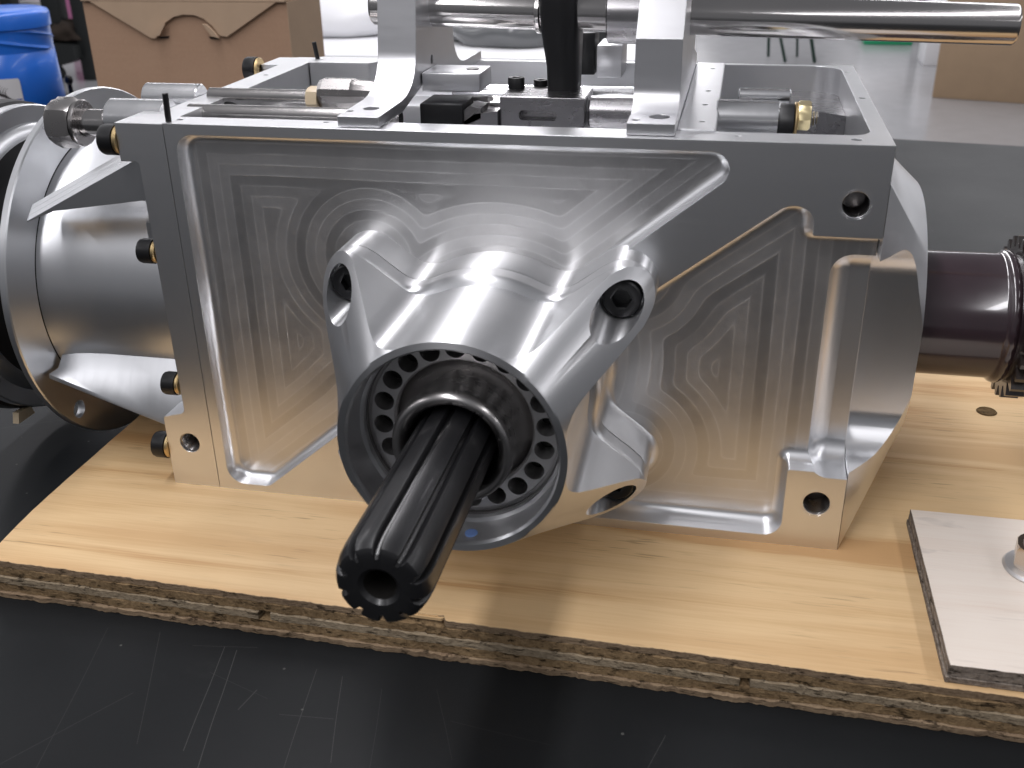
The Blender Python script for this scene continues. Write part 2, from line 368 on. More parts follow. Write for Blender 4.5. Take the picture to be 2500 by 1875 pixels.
# ------------------------------------------------------------------ plywood
def wood(name, c_lo, c_hi, c_line, grain=1.0, seed=0.0, stain=0.0):
    m, nt, b = mat(name)
    tc = N(nt, 'ShaderNodeTexCoord'); mp = N(nt, 'ShaderNodeMapping'); mp.inputs['Location'].default_value = (seed, seed*1.7, 0)
    L(nt, tc.outputs['Object'], mp.inputs['Vector']); base = mp.outputs[0]
    def sc3(s):
        k = N(nt, 'ShaderNodeMapping'); k.inputs['Scale'].default_value = s; L(nt, base, k.inputs['Vector']); return k.outputs[0]
    big = noise(nt, sc3((2.2, 15, 15)), 1.0, 2, 0.5, 1.1)
    mid = noise(nt, sc3((7, 120, 120)), 1.0, 4, 0.6, 0.3)
    fib = noise(nt, sc3((26, 900, 900)), 1.0, 3, 0.6)
    pore = ramp(nt, noise(nt, sc3((40, 700, 700)), 1.0, 2, 0.5), [(0.60, 0.0), (0.68, 1.0)])
    f = M(nt, 'MULTIPLY_ADD', big, 0.78, M(nt, 'MULTIPLY_ADD', mid, 0.14, M(nt, 'MULTIPLY', fib, 0.13)))
    col = ramp(nt, f, [(0.43, c_lo), (0.475, tuple((a*0.35+d*0.65) for a, d in zip(c_lo, c_hi))), (0.53, c_hi), (0.64, tuple((a*0.6+d*0.4) for a, d in zip(c_lo, c_hi)))])
    patch = noise(nt, sc3((9, 30, 30)), 1.0, 3, 0.6)
    pm = M(nt, 'MULTIPLY', pore, M(nt, 'MULTIPLY', ramp(nt, patch, [(0.48, 0.0), (0.66, 1.0)]), 0.75))
    col = mixc(nt, M(nt, 'MULTIPLY', pm, grain), col, c_line)
    sm = ramp(nt, noise(nt, sc3((16, 60, 60)), 1.0, 4, 0.6, 0.5), [(0.60, 0.0), (0.80, 1.0)])
    col = mixc(nt, M(nt, 'MULTIPLY', sm, stain), col, (0.16, 0.12, 0.12))
    L(nt, col, b.inputs['Base Color']); b.inputs['Roughness'].default_value = 0.55; b.inputs['Specular IOR Level'].default_value = 0.35
    L(nt, bump(nt, M(nt, 'ADD', fib, M(nt, 'MULTIPLY', pm, -1.0)), 0.25, 0.0003), b.inputs['Normal'])
    return m
M_ply = wood('pine_ply_face', (0.51, 0.300, 0.132), (0.69, 0.485, 0.262), (0.22, 0.13, 0.06), 0.85, 3.3, 0.10)
M_ply2 = wood('birch_ply_face', (0.68, 0.56, 0.47), (0.76, 0.68, 0.60), (0.22, 0.17, 0.15), 0.35, 9.1, 0.75)
def edge_wood(name, c1, c2, sc_):
    m, nt, b = mat(name)
    f = noise(nt, coords(nt, sc_), 1.0, 6, 0.75); g = noise(nt, coords(nt, (22, 22, 90)), 1.0, 4, 0.65)
    fib = noise(nt, coords(nt, (520, 520, 700)), 1.0, 4, 0.7)
    pit = ramp(nt, noise(nt, coords(nt, (170, 170, 520)), 1.0, 4, 0.7), [(0.33, 1.0), (0.44, 0.0)])
    col = mixc(nt, ramp(nt, M(nt, 'MULTIPLY_ADD', f, 0.45, M(nt, 'MULTIPLY_ADD', g, 0.30, M(nt, 'MULTIPLY', fib, 0.35))), [(0.38, 0.0), (0.72, 1.0)]), c1, c2)
    col = mixc(nt, M(nt, 'MULTIPLY', pit, 0.85), col, (0.024, 0.016, 0.010))
    L(nt, col, b.inputs['Base Color']); b.inputs['Roughness'].default_value = 0.9; b.inputs['Specular IOR Level'].default_value = 0.15
    L(nt, bump(nt, M(nt, 'ADD', M(nt, 'ADD', f, fib), M(nt, 'MULTIPLY', pit, -0.8)), 1.0, 0.0011), b.inputs['Normal']); return m
M_e1 = edge_wood('ply_edge_long_grain', (0.17, 0.110, 0.068), (0.44, 0.325, 0.21), (45, 45, 800))
M_e2 = edge_wood('ply_edge_end_grain', (0.13, 0.080, 0.040), (0.43, 0.300, 0.165), (330, 330, 240))
M_e3 = edge_wood('ply_edge_core', (0.22, 0.165, 0.105), (0.50, 0.405, 0.285), (240, 240, 500))
M_e4 = edge_wood('small_ply_edge', (0.12, 0.095, 0.08), (0.42, 0.36, 0.30), (260, 260, 400))
def ply_layer(name, x0, x1, y0, y1, z0, z1, side, face, parent, rag, n, step, chip=(), tilt=0.0, corner=0.0045):
    """one veneer: ragged front and left edge, slightly uneven in depth"""
    rnd = random.Random(name + str(z0) + str(n)); vs, fs = [], []
    outline = []
    ph = [rnd.uniform(0, 6) for _ in range(6)]
    def rg(t):
        s = 0.35*math.sin(t*55+ph[0]) + 0.3*math.sin(t*160+ph[1]) + 0.35*math.sin(t*430+ph[2])
        return rag*(s + rnd.uniform(-0.6, 0.6))
    nx = max(2, int((x1-x0)/step))
    for i in range(nx+1):
        x = x0 + (x1-x0)*i/nx; d = 0.0
        for c0, c1, dep in chip:
            if c0 < x < c1: d += dep
        outline.append((x, y0 + rg(x) + d - tilt*x))
    outline.append((x1, y1))
    ny = max(2, int((y1-y0)/0.006))
    for i in range(ny):
        y = y1 + (y0-y1)*i/ny; outline.append((x0 + 0.35*rg(y+3) + (corner*(1-(y-y0)/0.06)**2 if y < y0+0.06 else 0.0), y))
    outline[0] = (x0 + corner + 0.0002, outline[0][1])
    g = 0.00005
    n_ = len(outline)
    # three rings so that the edge is slightly rounded into the glue line
    ins = offset(outline, 0.00022)
    vs = [(p[0], p[1], z0+g) for p in ins] + [(p[0], p[1], z0+g+0.00018) for p in outline] + [(p[0], p[1], z1-g-0.00015) for p in outline] + [(p[0], p[1], z1-g) for p in ins]
    for k in range(3):
        for i in range(n_): fs.append((k*n_+i, k*n_+(i+1) % n_, (k+1)*n_+(i+1) % n_, (k+1)*n_+i))
    fs.append(tuple(range(n_))); fs.append(tuple(range(3*n_, 4*n_)))
    o = obj('veneer', vs, fs, side, parent, 40)
    if face is not None:
        o.data.materials.append(face)
        for p in o.data.polygons:
            if p.normal.z > 0.9 and p.center.z > z1-0.0005: p.material_index = 1
    return o
board = thing('plywood_board', 'thick pine plywood board under the gearbox with a ragged brown edge', 'plywood', (0, 0, Z0))
PX0, PX1, PY0, PY1 = -0.082, 0.62, -0.0785, 0.30
ply_layer('veneer', PX0, PX1, PY0, PY1, -0.0032, 0.0002, M_e1, M_ply, board, 0.0004, 1, 0.0016, chip=((0.117, 0.139, 0.0028),), tilt=0.017)
ply_layer('veneer', PX0, PX1, PY0-0.0003, PY1, -0.0078, -0.0032, M_e2, None, board, 0.00055, 2, 0.0016, chip=((0.126, 0.131, 0.001),), tilt=0.017)
ply_layer('veneer', PX0, PX1, PY0-0.0011, PY1, -0.0116, -0.0078, M_e3, None, board, 0.0004, 3, 0.0014, chip=((0.0555, 0.0600, 0.008), (0.2585, 0.2625, 0.008)), tilt=0.017)
ply_layer('veneer', PX0, PX1, PY0-0.0009, PY1, -0.0161, -0.0116, M_e2, None, board, 0.0005, 4, 0.0016, tilt=0.017)
ply_layer('veneer', PX0, PX1, PY0-0.0019, PY1, -0.0190, -0.0161, M_e1, None, board, 0.0007, 5, 0.0016, tilt=0.017)
# split splinter on the top veneer's front edge and the drilled hole on the right
for k, (xa, xb, dy) in enumerate(((0.098, 0.135, 0.0006), (0.108, 0.137, 0.0016))):
    prism('splinter', [(xa, PY0+0.0012-dy), (xb, PY0+0.0006-dy), (xb+0.0015, PY0+0.0022-dy), (xa+0.004, PY0+0.0020-dy)], 'z', -0.0014, 0.0001-0.0004*k, M_ply, board)
lathe('drill_hole', [(0.0, 0.00035), (0.0022, 0.00045), (0.0046, 0.0004), (0.0051, 0.0008), (0.0056, 0.00025)], 'z', (0.392, 0.154, 0), edge_wood('hole_fibre', (0.05, 0.03, 0.015), (0.20, 0.13, 0.06), (300, 900, 300)), board, 20)

pad = thing('plywood_pad', 'pale grey-stained thin plywood pad bolted onto the board beside the gearbox', 'plywood', (0, 0, Z0))
BX0, BX1, BY0, BY1 = 0.3330, 0.47, -0.0812, 0.0276
ply_layer('veneer', BX0, BX1, BY0, BY1, 0.0003, 0.0030, M_e4, None, pad, 0.00025, 6, 0.0016, corner=0.0)
ply_layer('veneer', BX0+0.0006, BX1, BY0+0.0006, BY1, 0.0030, 0.0058, M_e4, None, pad, 0.0002, 7, 0.0016, corner=0.0)
ply_layer('veneer', BX0+0.0008, BX1, BY0+0.0004, BY1, 0.0058, 0.0084, M_e4, M_ply2, pad, 0.0002, 8, 0.0016, corner=0.0)
bo = (0.3795, -0.0115, 0)
blt = hexnut('bolt_head', 0.0108, 0.0104, 0.0205, 'z', bo, M_zinc, pad, 0.0, 0.3)
lathe('washer', [(0, 0.0084), (0.0132, 0.0084), (0.0136, 0.0092), (0.0128, 0.0103), (0.0100, 0.0108), (0.0, 0.0109)], 'z', bo, M_ring, pad, 36)
lathe('bolt_end', [(0.0072, 0.0200), (0.0072, 0.0212), (0.0060, 0.0218), (0.0052, 0.0214), (0.0, 0.0208)], 'z', bo, M_ring, pad, 24)

# ================================================================== the gearbox (local frame: x along the front face, y into depth, z up from the board)
gb = thing('gearbox', 'machined bare aluminium gearbox with a black splined shaft sticking out', 'gearbox', (0, 0, Z0))
W, D, H = 0.300, 0.188, 0.1823
AX, AZ = 0.1447, 0.0807                       # output axis
mm = lambda pts: [(a/1000, c/1000, r/1000) for a, c, r in pts]
P1 = rounded(mm([(4.8, 177.5, 8), (5.2, 3.8, 9), (27.0, 3.8, 6), (120, 82, 0), (175, 115.2, 0), (252.3, 177.8, 7)]))
P2 = rounded(mm([(112, 5, 8), (274.6, 4.6, 8), (274.6, 39.5, 1.0), (320, 39.5, 0), (320, 145.8, 0), (273.6, 145.8, 1.0), (273.6, 157.5, 7.2), (262.5, 157.5, 8), (112, 41.5, 0)]))
SL = rounded(mm([(283, 37, 9), (340, 37, 0), (340, 135.5, 0), (283, 135.5, 9)]))
D1, D2 = 0.008, 0.011
case = box('case', (0, 0, 0), (W, D, H), M_case, gb)
cav = rounded(mm([(-12, 14, 0), (293, 16, 9), (293, 184.5, 14), (46, 184.5, 2), (36, 168, 2), (-12, 168, 0)]))
cuts = [temp(*prism_vf(ccw(cav), 'z', 0.1405, H+0.02)), box_cut((0.2345, 0.030, 0.085), (0.2885, 0.178, 0.150)), box_cut((0.012, 0.032, 0.085), (0.2140, 0.156, 0.150)),
        temp(*pocket_vf(P1, -0.02, D1, 0.0042)), temp(*pocket_vf(P2, -0.02, D2, 0.0055)), temp(*pocket_vf(SL, -0.02, 0.0215, 0.009)),
        cyl_cut(0.0052, -0.01, 0.014, 'y', (0.2884, 0, 0.1592)), cyl_cut(0.0058, -0.01, 0.016, 'y', (0.2885, 0, 0.0236))]
for hx, hy, hr in ((0.2865, 0.0085, 0.0022), (0.2963, 0.095, 0.0016), (0.2955, 0.166, 0.0016), (0.004, 0.008, 0.0016), (0.003, 0.178, 0.0018), (0.070, 0.0116, 0.0014), (0.242, 0.009, 0.0012)):
    cuts.append(cyl_cut(hr, H-0.012, H+0.01, 'z', (hx, hy, 0), 14))
boolean(case, cuts)
lug_a = [(AX+sx*0.0568, AZ+sz*0.0428) for sx in (-1, 1) for sz in (-1, 1)]
pl1 = [(1, 0, 0.005), (0, -1, -0.1775), (-0.815, 1.0, -0.815*0.027+0.0038), (-0.8, 1.0, -0.8*0.2435+0.171)]
c_boss = [(AX, AZ, 0.052)] + [(a, c, 0.013) for a, c in lug_a]
M_f1 = toolpath('pocket_floor_upper', pl1, c_boss, 0.0047)
pl2 = [(0.775, -1.0, 0.775*0.2625-0.1575-0.004), (-1, 0, -0.283), (0, 1, 0.005)]
M_f2 = toolpath('pocket_floor_lower', pl2, c_boss, 0.0052)
for m_ in (M_f1, M_f2): case.data.materials.append(m_)
for p in case.data.polygons:
    if p.normal.y < -0.98:
        if abs(p.center.y-D1) < 2e-4: p.material_index = 1
        elif abs(p.center.y-D2) < 2e-4: p.material_index = 2
# threaded bores behind the two visible holes
for hx, hz, hr in ((0.2884, 0.1592, 0.0051), (0.2885, 0.0236, 0.0057)):
    lathe('chamfer', [(hr+0.0009, -0.00005), (hr, 0.0010), (hr-0.0001, 0.0014)], 'y', (hx, 0, hz), M_turned, gb, 28)
    prof = []; t = 0.0014
    while t < 0.013: prof += [(hr-0.0004, t), (hr-0.0001, t+0.0006)]; t += 0.0012
    lathe('thread', prof + [(0, 0.0131)], 'y', (hx, 0, hz), M_dsteel, gb, 28, 20)

# ---- boss and bearing housing (round body with four screw lugs, front cut to a cone)
def smin(a, b, k):
    h = max(k-abs(a-b), 0.0)/k; return min(a, b) - h*h*k*0.25
def outline_r(phi, rc, rl, k):
    c, s = math.cos(phi), math.sin(phi)
    def f(r):
        x, z = r*c, r*s; d = r-rc
        for sx_ in (-1, 1):
            for sz_ in (-1, 1):
                lx, lz = sx_*0.0568, sz_*0.0428; t = max(0.0, min(1.0, (x*lx+z*lz)/(lx*lx+lz*lz)))
                d = smin(d, math.hypot(x-lx*t, z-lz*t)-rl, k)
        return d
    lo, hi = rc*0.9, 0.1
    for _ in range(40):
        md = (lo+hi)/2
        if f(md) < 0: lo = md
        else: hi = md
    return lo
NP = 288; PH = [2*math.pi*i/NP for i in range(NP)]
R1 = [outline_r(p, 0.0492, 0.0130, 0.010) for p in PH]
R2 = [outline_r(p, 0.0447, 0.0127, 0.010) for p in PH]
YP, YR, RR = -0.012, -0.081, 0.0447           # parting plane, rim plane, rim radius
slope = 0.60
cone = lambda y: RR + (y-YR)*slope
def pol(r, y, p): return (AX + r*math.cos(p), y, AZ + r*math.sin(p))
def rows_mesh(rows):
    vs = [q for r in rows for q in r]; fs = []; n = len(rows[0])
    for k in range(len(rows)-1):
        for i in range(n): fs.append((k*n+i, k*n+(i+1) % n, (k+1)*n+(i+1) % n, (k+1)*n+i))
    return vs, fs
# boss on the case, with a fillet running into the pocket floor
rows = []
for d, y in [(0.0036, D2+0.0005), (0.0036, D2)] + [(0.0036*(1-math.sin(t)), D2-0.0036*(1-math.cos(t))) for t in [math.pi/2*i/6 for i in range(1, 7)]] + [(0.0, YP+0.0009), (-0.0005, YP+0.0003)]:
    rows.append([pol(R1[i]+d, y, PH[i]) for i in range(NP)])
rows.append([pol(0.02, YP+0.0002, p) for p in PH])
obj('boss', *rows_mesh(rows), M_lathe, gb, 40)
base = [(YP-0.0003, 0.0, -0.0005), (YP-0.0008, 0.0, 0.0), (-0.0195, 0.0, 0.0)] + [(-0.0195-0.0030*math.sin(t), 1-math.cos(t), 0.0) for t in [math.pi/2*i/5 for i in range(1, 6)]] + [(-0.0807, 1.0, 0.0)]
rows = [[] for _ in range(len(base)+3)]
for i, p in enumerate(PH):
    def prof_r(y):
        if y >= -0.0195: return R1[i]
        if y <= -0.0225: return R2[i]
        s = (-0.0195-y)/0.0030; bl = 1-math.sqrt(max(0, 1-s*s)); return R1[i]*(1-bl) + R2[i]*bl
    lo, hi = YR, YP-0.0006
    if prof_r(hi) >= cone(hi): yc = hi
    else:
        for _ in range(40):
            md = (lo+hi)/2
            if prof_r(md) >= cone(md): lo = md
            else: hi = md
        yc = lo
    for k, (y, bl, dr) in enumerate(base):
        yy = max(y, yc); r = prof_r(yy) + dr
        rows[k].append(pol(min(r, cone(yy)), yy, p))
    yc2 = yc
    for j, fr_ in enumerate((0.5, 0.985)):
        y = yc2 + (YR-yc2)*fr_; rows[len(base)+j].append(pol(cone(y), y, p))
    rows[len(base)+2].append(pol(RR-0.0006, YR, p))
for r, y in ((0.0420, YR), (0.0412, YR+0.0008), (0.0409, YR+0.0016), (0.0409, -0.0660), (0.0396, -0.0650), (0.0396, -0.045), (0.012, -0.045), (0.012, YP-0.0002)):
    rows.append([pol(r, y, p) for p in PH])
rows.append(rows[0])
hous = obj('bearing_housing', *rows_mesh(rows), M_lathe, gb, 32)
boolean(hous, [cyl_cut(0.0092, -0.10, -0.0150, 'y', (a, 0, c), 40) for a, c in lug_a], ang=32)
for a, c in lug_a:
    socket_screw('cap_screw', 0.0080, 0.0085, 'y', (a, -0.0150, c), -1, M_black, gb)
rod('blue_mark', 0.0026, 0.0001, 0.0009, 'z', (0.1500, -0.0745, AZ-0.0409), M_bluemark, hous, 16, 0.0001)
# lock ring with twenty round holes
ring = lathe('lock_ring', [(0.0278, -0.050), (0.0278, -0.0590), (0.0286, -0.0600), (0.0378, -0.0600), (0.0384, -0.0594), (0.0394, -0.0594), (0.0394, -0.050), (0.0278, -0.050)], 'y', (AX, 0, AZ), M_ring, gb, 96)
boolean(ring, [cyl_cut(0.0041, -0.07, -0.045, 'y', (AX+0.0332*math.cos(R(18*i+4)), 0, AZ+0.0332*math.sin(R(18*i+4))), 20) for i in range(20)], ang=32)
lathe('ring_shade', [(0.0282, -0.0496), (0.0390, -0.0496), (0.0390, -0.0480), (0.0282, -0.0480)], 'y', (AX, 0, AZ), M_void, gb, 64)  # black disc stands in for the darkness behind the ring's holes
tube('snap_ring', 0.0411, 0.0390, -0.0622, -0.0604, 'y', (AX, 0, AZ), M_dsteel, gb, 96)
# flared dark collar round the shaft
lathe('collar', [(0.0172, -0.0600), (0.0176, -0.0750), (0.0180, -0.0778), (0.0190, -0.0797), (0.0206, -0.0808), (0.0222, -0.0806), (0.0233, -0.0795), (0.0238, -0.0775), (0.0236, -0.0745), (0.0232, -0.069), (0.0238, -0.0640), (0.0258, -0.059), (0.0279, -0.0560)], 'y', (AX, 0, AZ), M_gun, gb, 72, 60)
lathe('collar_shade', [(0.0180, -0.0605), (0.0120, -0.0605), (0.0, -0.060)], 'y', (AX, 0, AZ), M_void, gb, 48)  # flat black disc paints the deep shade inside the collar
# splined output shaft
def spl(p):
    u = (p*10/(2*math.pi)) % 1.0; d = abs(u-0.5)          # 0.5 in the groove
    t = min(1.0, max(0.0, (d-0.075)/0.075)); t = t*t*(3-2*t); return 0.0131*(1-t) + 0.0157*t
NS = 240; PS = [2*math.pi*i/NS for i in range(NS)]; rows = []
for y, k, cap in ((-0.045, 1.0, 1), (-0.0830, 1.0, 1), (-0.1560, 1.0, 1), (-0.1600, 0.985, 1), (-0.1632, 0.945, 1), (-0.1652, 0.875, 1), (-0.1660, 0.78, 1)):
    rows.append([pol(spl(p)*k, y, p) for p in PS])
for r, y in ((0.0068, -0.1660), (0.0054, -0.1648)): rows.append([pol(r, y, p) for p in PS])
spsh = obj('splined_shaft', *rows_mesh(rows), M_shaft, gb, 30)
lathe('bore', [(0.0054, -0.1648), (0.0050, -0.1630), (0.0050, -0.150), (0.0, -0.149)], 'y', (AX, 0, AZ), M_void, spsh, 48)

# ---- adapter plate on the left
SX = -0.0005
pl = prism('adapter_plate', ccw(rounded(mm([(-0.5, 0, 0), (-0.5, 181.9, 0), (-23, 181.9, 0), (-23, 165, 0), (-14.5, 165, 2), (-13, 41, 3), (-25, 38, 1.5), (-25, 0, 0)]))), 'y', 0.0003, 0.034, M_case, gb)
boolean(pl, [cyl_cut(0.0053, -0.01, 0.020, 'y', (-0.0130, 0, 0.0244))])
lathe('thread', [(0.0052, 0.0012)] + [q for k in range(9) for q in ((0.0047, 0.0014+k*0.0012), (0.0051, 0.0020+k*0.0012))] + [(0, 0.0135)], 'y', (-0.0130, 0, 0.0244), M_dsteel, gb, 28, 20)
pl2_ = prism('adapter_plate', [(0.0342, 0), (0.187, 0), (0.187, 0.1819), (0.0342, 0.1819)], 'x', -0.0145, SX, M_case, gb)
boolean(pl2_, [cyl_cut(0.0056, -0.010, 0.01, 'x', (0, 0.0410, 0.1745), 24), cyl_cut(0.0066, -0.010, 0.01, 'x', (0, 0.0625, 0.1735), 24), cyl_cut(0.0150, -0.008, 0.01, 'x', (0, 0.105, 0.1600), 32)]
        + [cyl_cut(0.0016, H-0.012, H+0.01, 'z', (-0.0075, y_, 0), 12) for y_ in (0.070, 0.125)])
prism('adapter_plate', [(0.160, 0.15), (0.1868, 0.15), (0.1868, 0.1817), (0.160, 0.1817)], 'x', -0.026, -0.0147, M_case, gb)
# black cap screws with yellow washers along the plate's left side
def plate_screw(y, z, x=-0.0232, r=0.0068):
    tube('washer', r*0.93, r*0.4, x-0.0020, x, 'x', (0, y, z), M_brass, gb, 28)
    lathe('cap_screw', [(0, x-0.0020), (r, x-0.0020), (r, x-0.0075), (r*0.93, x-0.0088), (0, x-0.0090)], 'x', (0, y, z), M_black, gb, 28)
plate_screw(0.0045, 0.1735); plate_screw(0.0045, 0.1225, -0.0145, 0.0058); plate_screw(0.0050, 0.0545, -0.0145, 0.0058); plate_screw(0.0045, 0.0195, -0.0252); plate_screw(0.160, 0.1790, -0.0262)

# ---- bell housing with flanges
BY, BZ = 0.0925, 0.0825
bell = lathe('bell_housing', [(0.0705, -0.0147), (0.0705, -0.0680), (0.0708, -0.0780), (0.0715, -0.0860), (0.0726, -0.0920), (0.0732, -0.0948), (0.0690, -0.0960)], 'x', (0, BY, BZ), M_bell, gb, 192, 40)
sec = [(.0115, -.0064), (.0134, -.0046), (.0137, -.0041), (.0156, -.0024), (.0159, -.0019), (.0180, 0.0), (.0300, 0.0), (.0300, -.0200), (.0115, -.0200)]   # chamfered edge milled in three passes
rows = []
for x, z, bz in ((-0.0147, 0.1690, 0.1440), (-0.0235, 0.1690, 0.1440), (-0.0700, 0.1456, 0.1370), (-0.0855, 0.1378, 0.1310)):
    rows.append([(x, y_, (z+d_) if d_ > -.015 else bz) for y_, d_ in sec])
v_, f_ = rows_mesh(rows); f_ += [tuple(range(9)), tuple(range(27, 36))]
obj('gusset', v_, f_, M_bell, bell, 12)
rows = []
for x, z in ((-0.0147, 0.0207), (-0.0400, 0.0296), (-0.0660, 0.0386), (-0.0930, 0.0480)):      # sloping lower shoulder
    rows.append([(x, 0.0115, z), (x, 0.0118, z+0.0022), (x, 0.0200, 0.0500), (x, 0.0300, 0.0600), (x, 0.0450, 0.0450), (x, 0.0450, z-0.002)])
v_, f_ = rows_mesh(rows); f_ += [tuple(range(6)), tuple(range(18, 24))]
obj('gusset', v_, f_, M_bell, bell, 50)
prism('web', [(0.0225, 0.120), (0.040, 0.132), (0.062, 0.1445), (0.062, 0.1500), (0.0225, 0.1300)], 'x', -0.0300, -0.0147, M_bell, bell)
fl_ = lathe('flange', [(0.0738, -0.0950), (0.0950, -0.0950), (0.0956, -0.0957), (0.0956, -0.0985), (0.0950, -0.0992), (0.0745, -0.0992), (0.0738, -0.0985), (0.0738, -0.0950)], 'x', (0, BY, BZ), M_bell, bell, 160, 35)
boolean(fl_, [cyl_cut(0.0050, -0.11, -0.09, 'x', (0, BY+0.0872*math.cos(R(a)), BZ+0.0872*math.sin(R(a))), 24) for a in (-134, -89, -44, 1, 46)])
lathe('hub', [(0.0690, -0.0955), (0.0745, -0.0993), (0.0700, -0.0996), (0.056, -0.104), (0.054, -0.128), (0.060, -0.1335), (0.070, -0.1352)], 'x', (0, BY, BZ), M_rubber, bell, 96, 50)
lathe('flange', [(0.050, -0.1350), (0.0700, -0.1350), (0.0745, -0.1375), (0.0760, -0.1398), (0.0850, -0.1398), (0.0856, -0.1404), (0.0856, -0.1460), (0.050, -0.1460)], 'x', (0, BY, BZ), M_bell, bell, 140, 35)
lathe('hub', [(0.0840, -0.1462), (0.0870, -0.1480), (0.0880, -0.1560), (0.0870, -0.1640), (0.040, -0.1660), (0.0, -0.1660)], 'x', (0, BY, BZ), M_rubber, bell, 96, 40)
prism('tab', [(0.045, -0.0010), (0.060, -0.0015), (0.058, 0.004), (0.047, 0.005)], 'x', -0.150, -0.1462, M_cream, bell)
# clutch studs and spacer tubes above the bell
ty, tz = 0.030, 0.1800
lathe('spacer_tube', [(0.0, -0.0445), (0.0080, -0.0445), (0.0094, -0.0430), (0.0094, -0.0150), (0.0, -0.0150)], 'x', (0, 0.0325, 0.1765), M_turned, gb, 48)
rod('stud', 0.0062, -0.0760, -0.0440, 'x', (0, 0.0325, 0.1745), M_steel, gb, 32)
hexnut('nut', 0.0118, -0.0735, -0.0615, 'x', (0, 0.0325, 0.1740), M_dsteel, gb, 0.0, 0.35)
tube('washer', 0.0108, 0.0062, -0.0612, -0.0590, 'x', (0, 0.0325, 0.1740), M_dsteel, gb)
rod('spacer_tube', 0.0072, -0.0440, -0.0150, 'x', (0, 0.066, 0.1800), M_turned, gb, 40)
# black pins standing on the seam
for px_, py_, ph_, ang_ in ((0.0008, 0.004, 0.0125, 2), (0.0005, 0.180, 0.0100, -8)):
    o = rod('pin', 0.0013, 0.0, ph_, 'z', (0, 0, 0), M_black, gb, 12, 0.0002); o.location = (px_, py_, H-0.0006); o.rotation_euler = (0, R(ang_), 0)

# ---- right end: round cap, sloped foot, brown tube shaft with splined rings
XE = 0.3002
def end_row(t, x):
    q = []; n = 192
    for i in range(n):
        a = 2*math.pi*i/n; c, s_ = math.cos(a), math.sin(a); k = 1/max(abs(c), abs(s_))
        sq = (0.0925 + 0.0918*k*c, 0.0838 + 0.0834*k*s_); ci = (0.0920 + 0.0635*c, 0.0810 + 0.0635*s_)
        q.append((x, sq[0]*(1-t)+ci[0]*t, sq[1]*(1-t)+ci[1]*t))
    return q
rows = [end_row(0, 0.3003)] + [end_row(t, 0.3003+0.0257*t) for t in (0.25, 0.5, 0.75, 1.0)] + [[(0.3265, 0.0920+0.0628*math.cos(2*math.pi*i/192), 0.0810+0.0628*math.sin(2*math.pi*i/192)) for i in range(192)]]
v_, f_ = rows_mesh(rows); f_ += [tuple(range(192)), tuple(range(192*5, 192*6))]
foot = obj('end_cap', v_, f_, M_lathex, gb, 22)
boolean(foot, [temp(*pocket_vf(rounded(mm([(262, 40, 0), (360, 40, 0), (360, 136.5, 0), (262, 136.5, 0)])), -0.02, 0.0312, 0.016, 10))], ang=22)
prof = [(0.0, 0.326), (0.0300, 0.326), (0.0300, 0.3680), (0.0306, 0.3690), (0.0316, 0.3700), (0.0322, 0.3716), (0.0316, 0.3735), (0.0300, 0.3745), (0.0298, 0.40), (0.0298, 0.46), (0, 0.46)]
sh_ = lathe('tube_shaft', prof, 'x', (0, 0.0925, 0.0815), M_tube, gb, 96, 50)
for x0, x1 in ((0.3755, 0.3835), (0.3875, 0.3955)):
    vs, fs = [], []; n_ = 112
    for r0, x in ((1, x0), (1, x0), (1, x1), (1, x1)): pass
    rows = []
    for (x, base_) in ((x0, 0.0296), (x0, None), (x1, None), (x1, 0.0296)):
        q = []
        for i in range(n_):
            a = 2*math.pi*i/n_; r = base_ or (0.0388 if (i % 4) in (0, 1) else 0.0335)
            q.append((x, 0.0925+r*math.cos(a), 0.0815+r*math.sin(a)))
        rows.append(q)
    obj('spline_ring', *rows_mesh(rows), M_tooth, sh_, 20)

# ---- shift mechanism in and over the open top
def curve(p0, p1, p2, n=6):
    return [tuple((1-t)**2*a + 2*t*(1-t)*b_ + t*t*c for a, b_, c in zip(p0, p1, p2)) for t in [i/n for i in range(n+1)]]
Hh = H + 0.0003
lb = [(0.003, Hh), (0.003, Hh+0.0042)] + curve((0.036, Hh+0.0048), (0.057, Hh+0.006), (0.0605, Hh+0.022)) + [(0.0700, 0.262), (0.118, 0.262)] + curve((0.127, Hh+0.02), (0.130, Hh+0.006), (0.150, Hh+0.005)) + [(0.187, Hh+0.0045), (0.187, Hh), (0.150, Hh), (0.120, Hh+0.006), (0.068, Hh+0.006), (0.036, Hh)]
brk = prism('rail_bracket', ccw(lb), 'x', 0.0785, 0.0965, M_satin, gb, 30)
boolean(brk, [cyl_cut(0.0036, H-0.01, H+0.02, 'z', (0.0880, 0.019, 0), 20), cyl_cut(0.0016, H-0.01, H+0.02, 'z', (0.0805, 0.013, 0), 12), cyl_cut(0.0022, 0.07, 0.11, 'x', (0, 0.086, 0.1975), 16)], ang=30)
rb = [(0.004, Hh), (0.004, Hh+0.0045)] + curve((0.020, Hh+0.0048), (0.0285, Hh+0.0055), (0.0300, Hh+0.014)) + [(0.0306, 0.2155), (0.0330, 0.2178), (0.072, 0.262), (0.118, 0.262), (0.150, 0.220), (0.152, Hh+0.012), (0.187, Hh+0.005), (0.187, Hh)]
brk2 = prism('rail_bracket', ccw(rb), 'x', 0.1985, 0.2175, M_satin, gb, 30)
boolean(brk2, [cyl_cut(0.0042, H-0.01, H+0.012, 'z', (0.2105, 0.0165, 0), 20), cyl_cut(0.0018, H-0.01, H+0.012, 'z', (0.2015, 0.010, 0), 12)], ang=30)
cb = box('cross_bar', (0.2180, 0.0155, H-0.009), (0.2330, 0.1850, H+0.0008), M_satin, gb, 0.0004, 1)
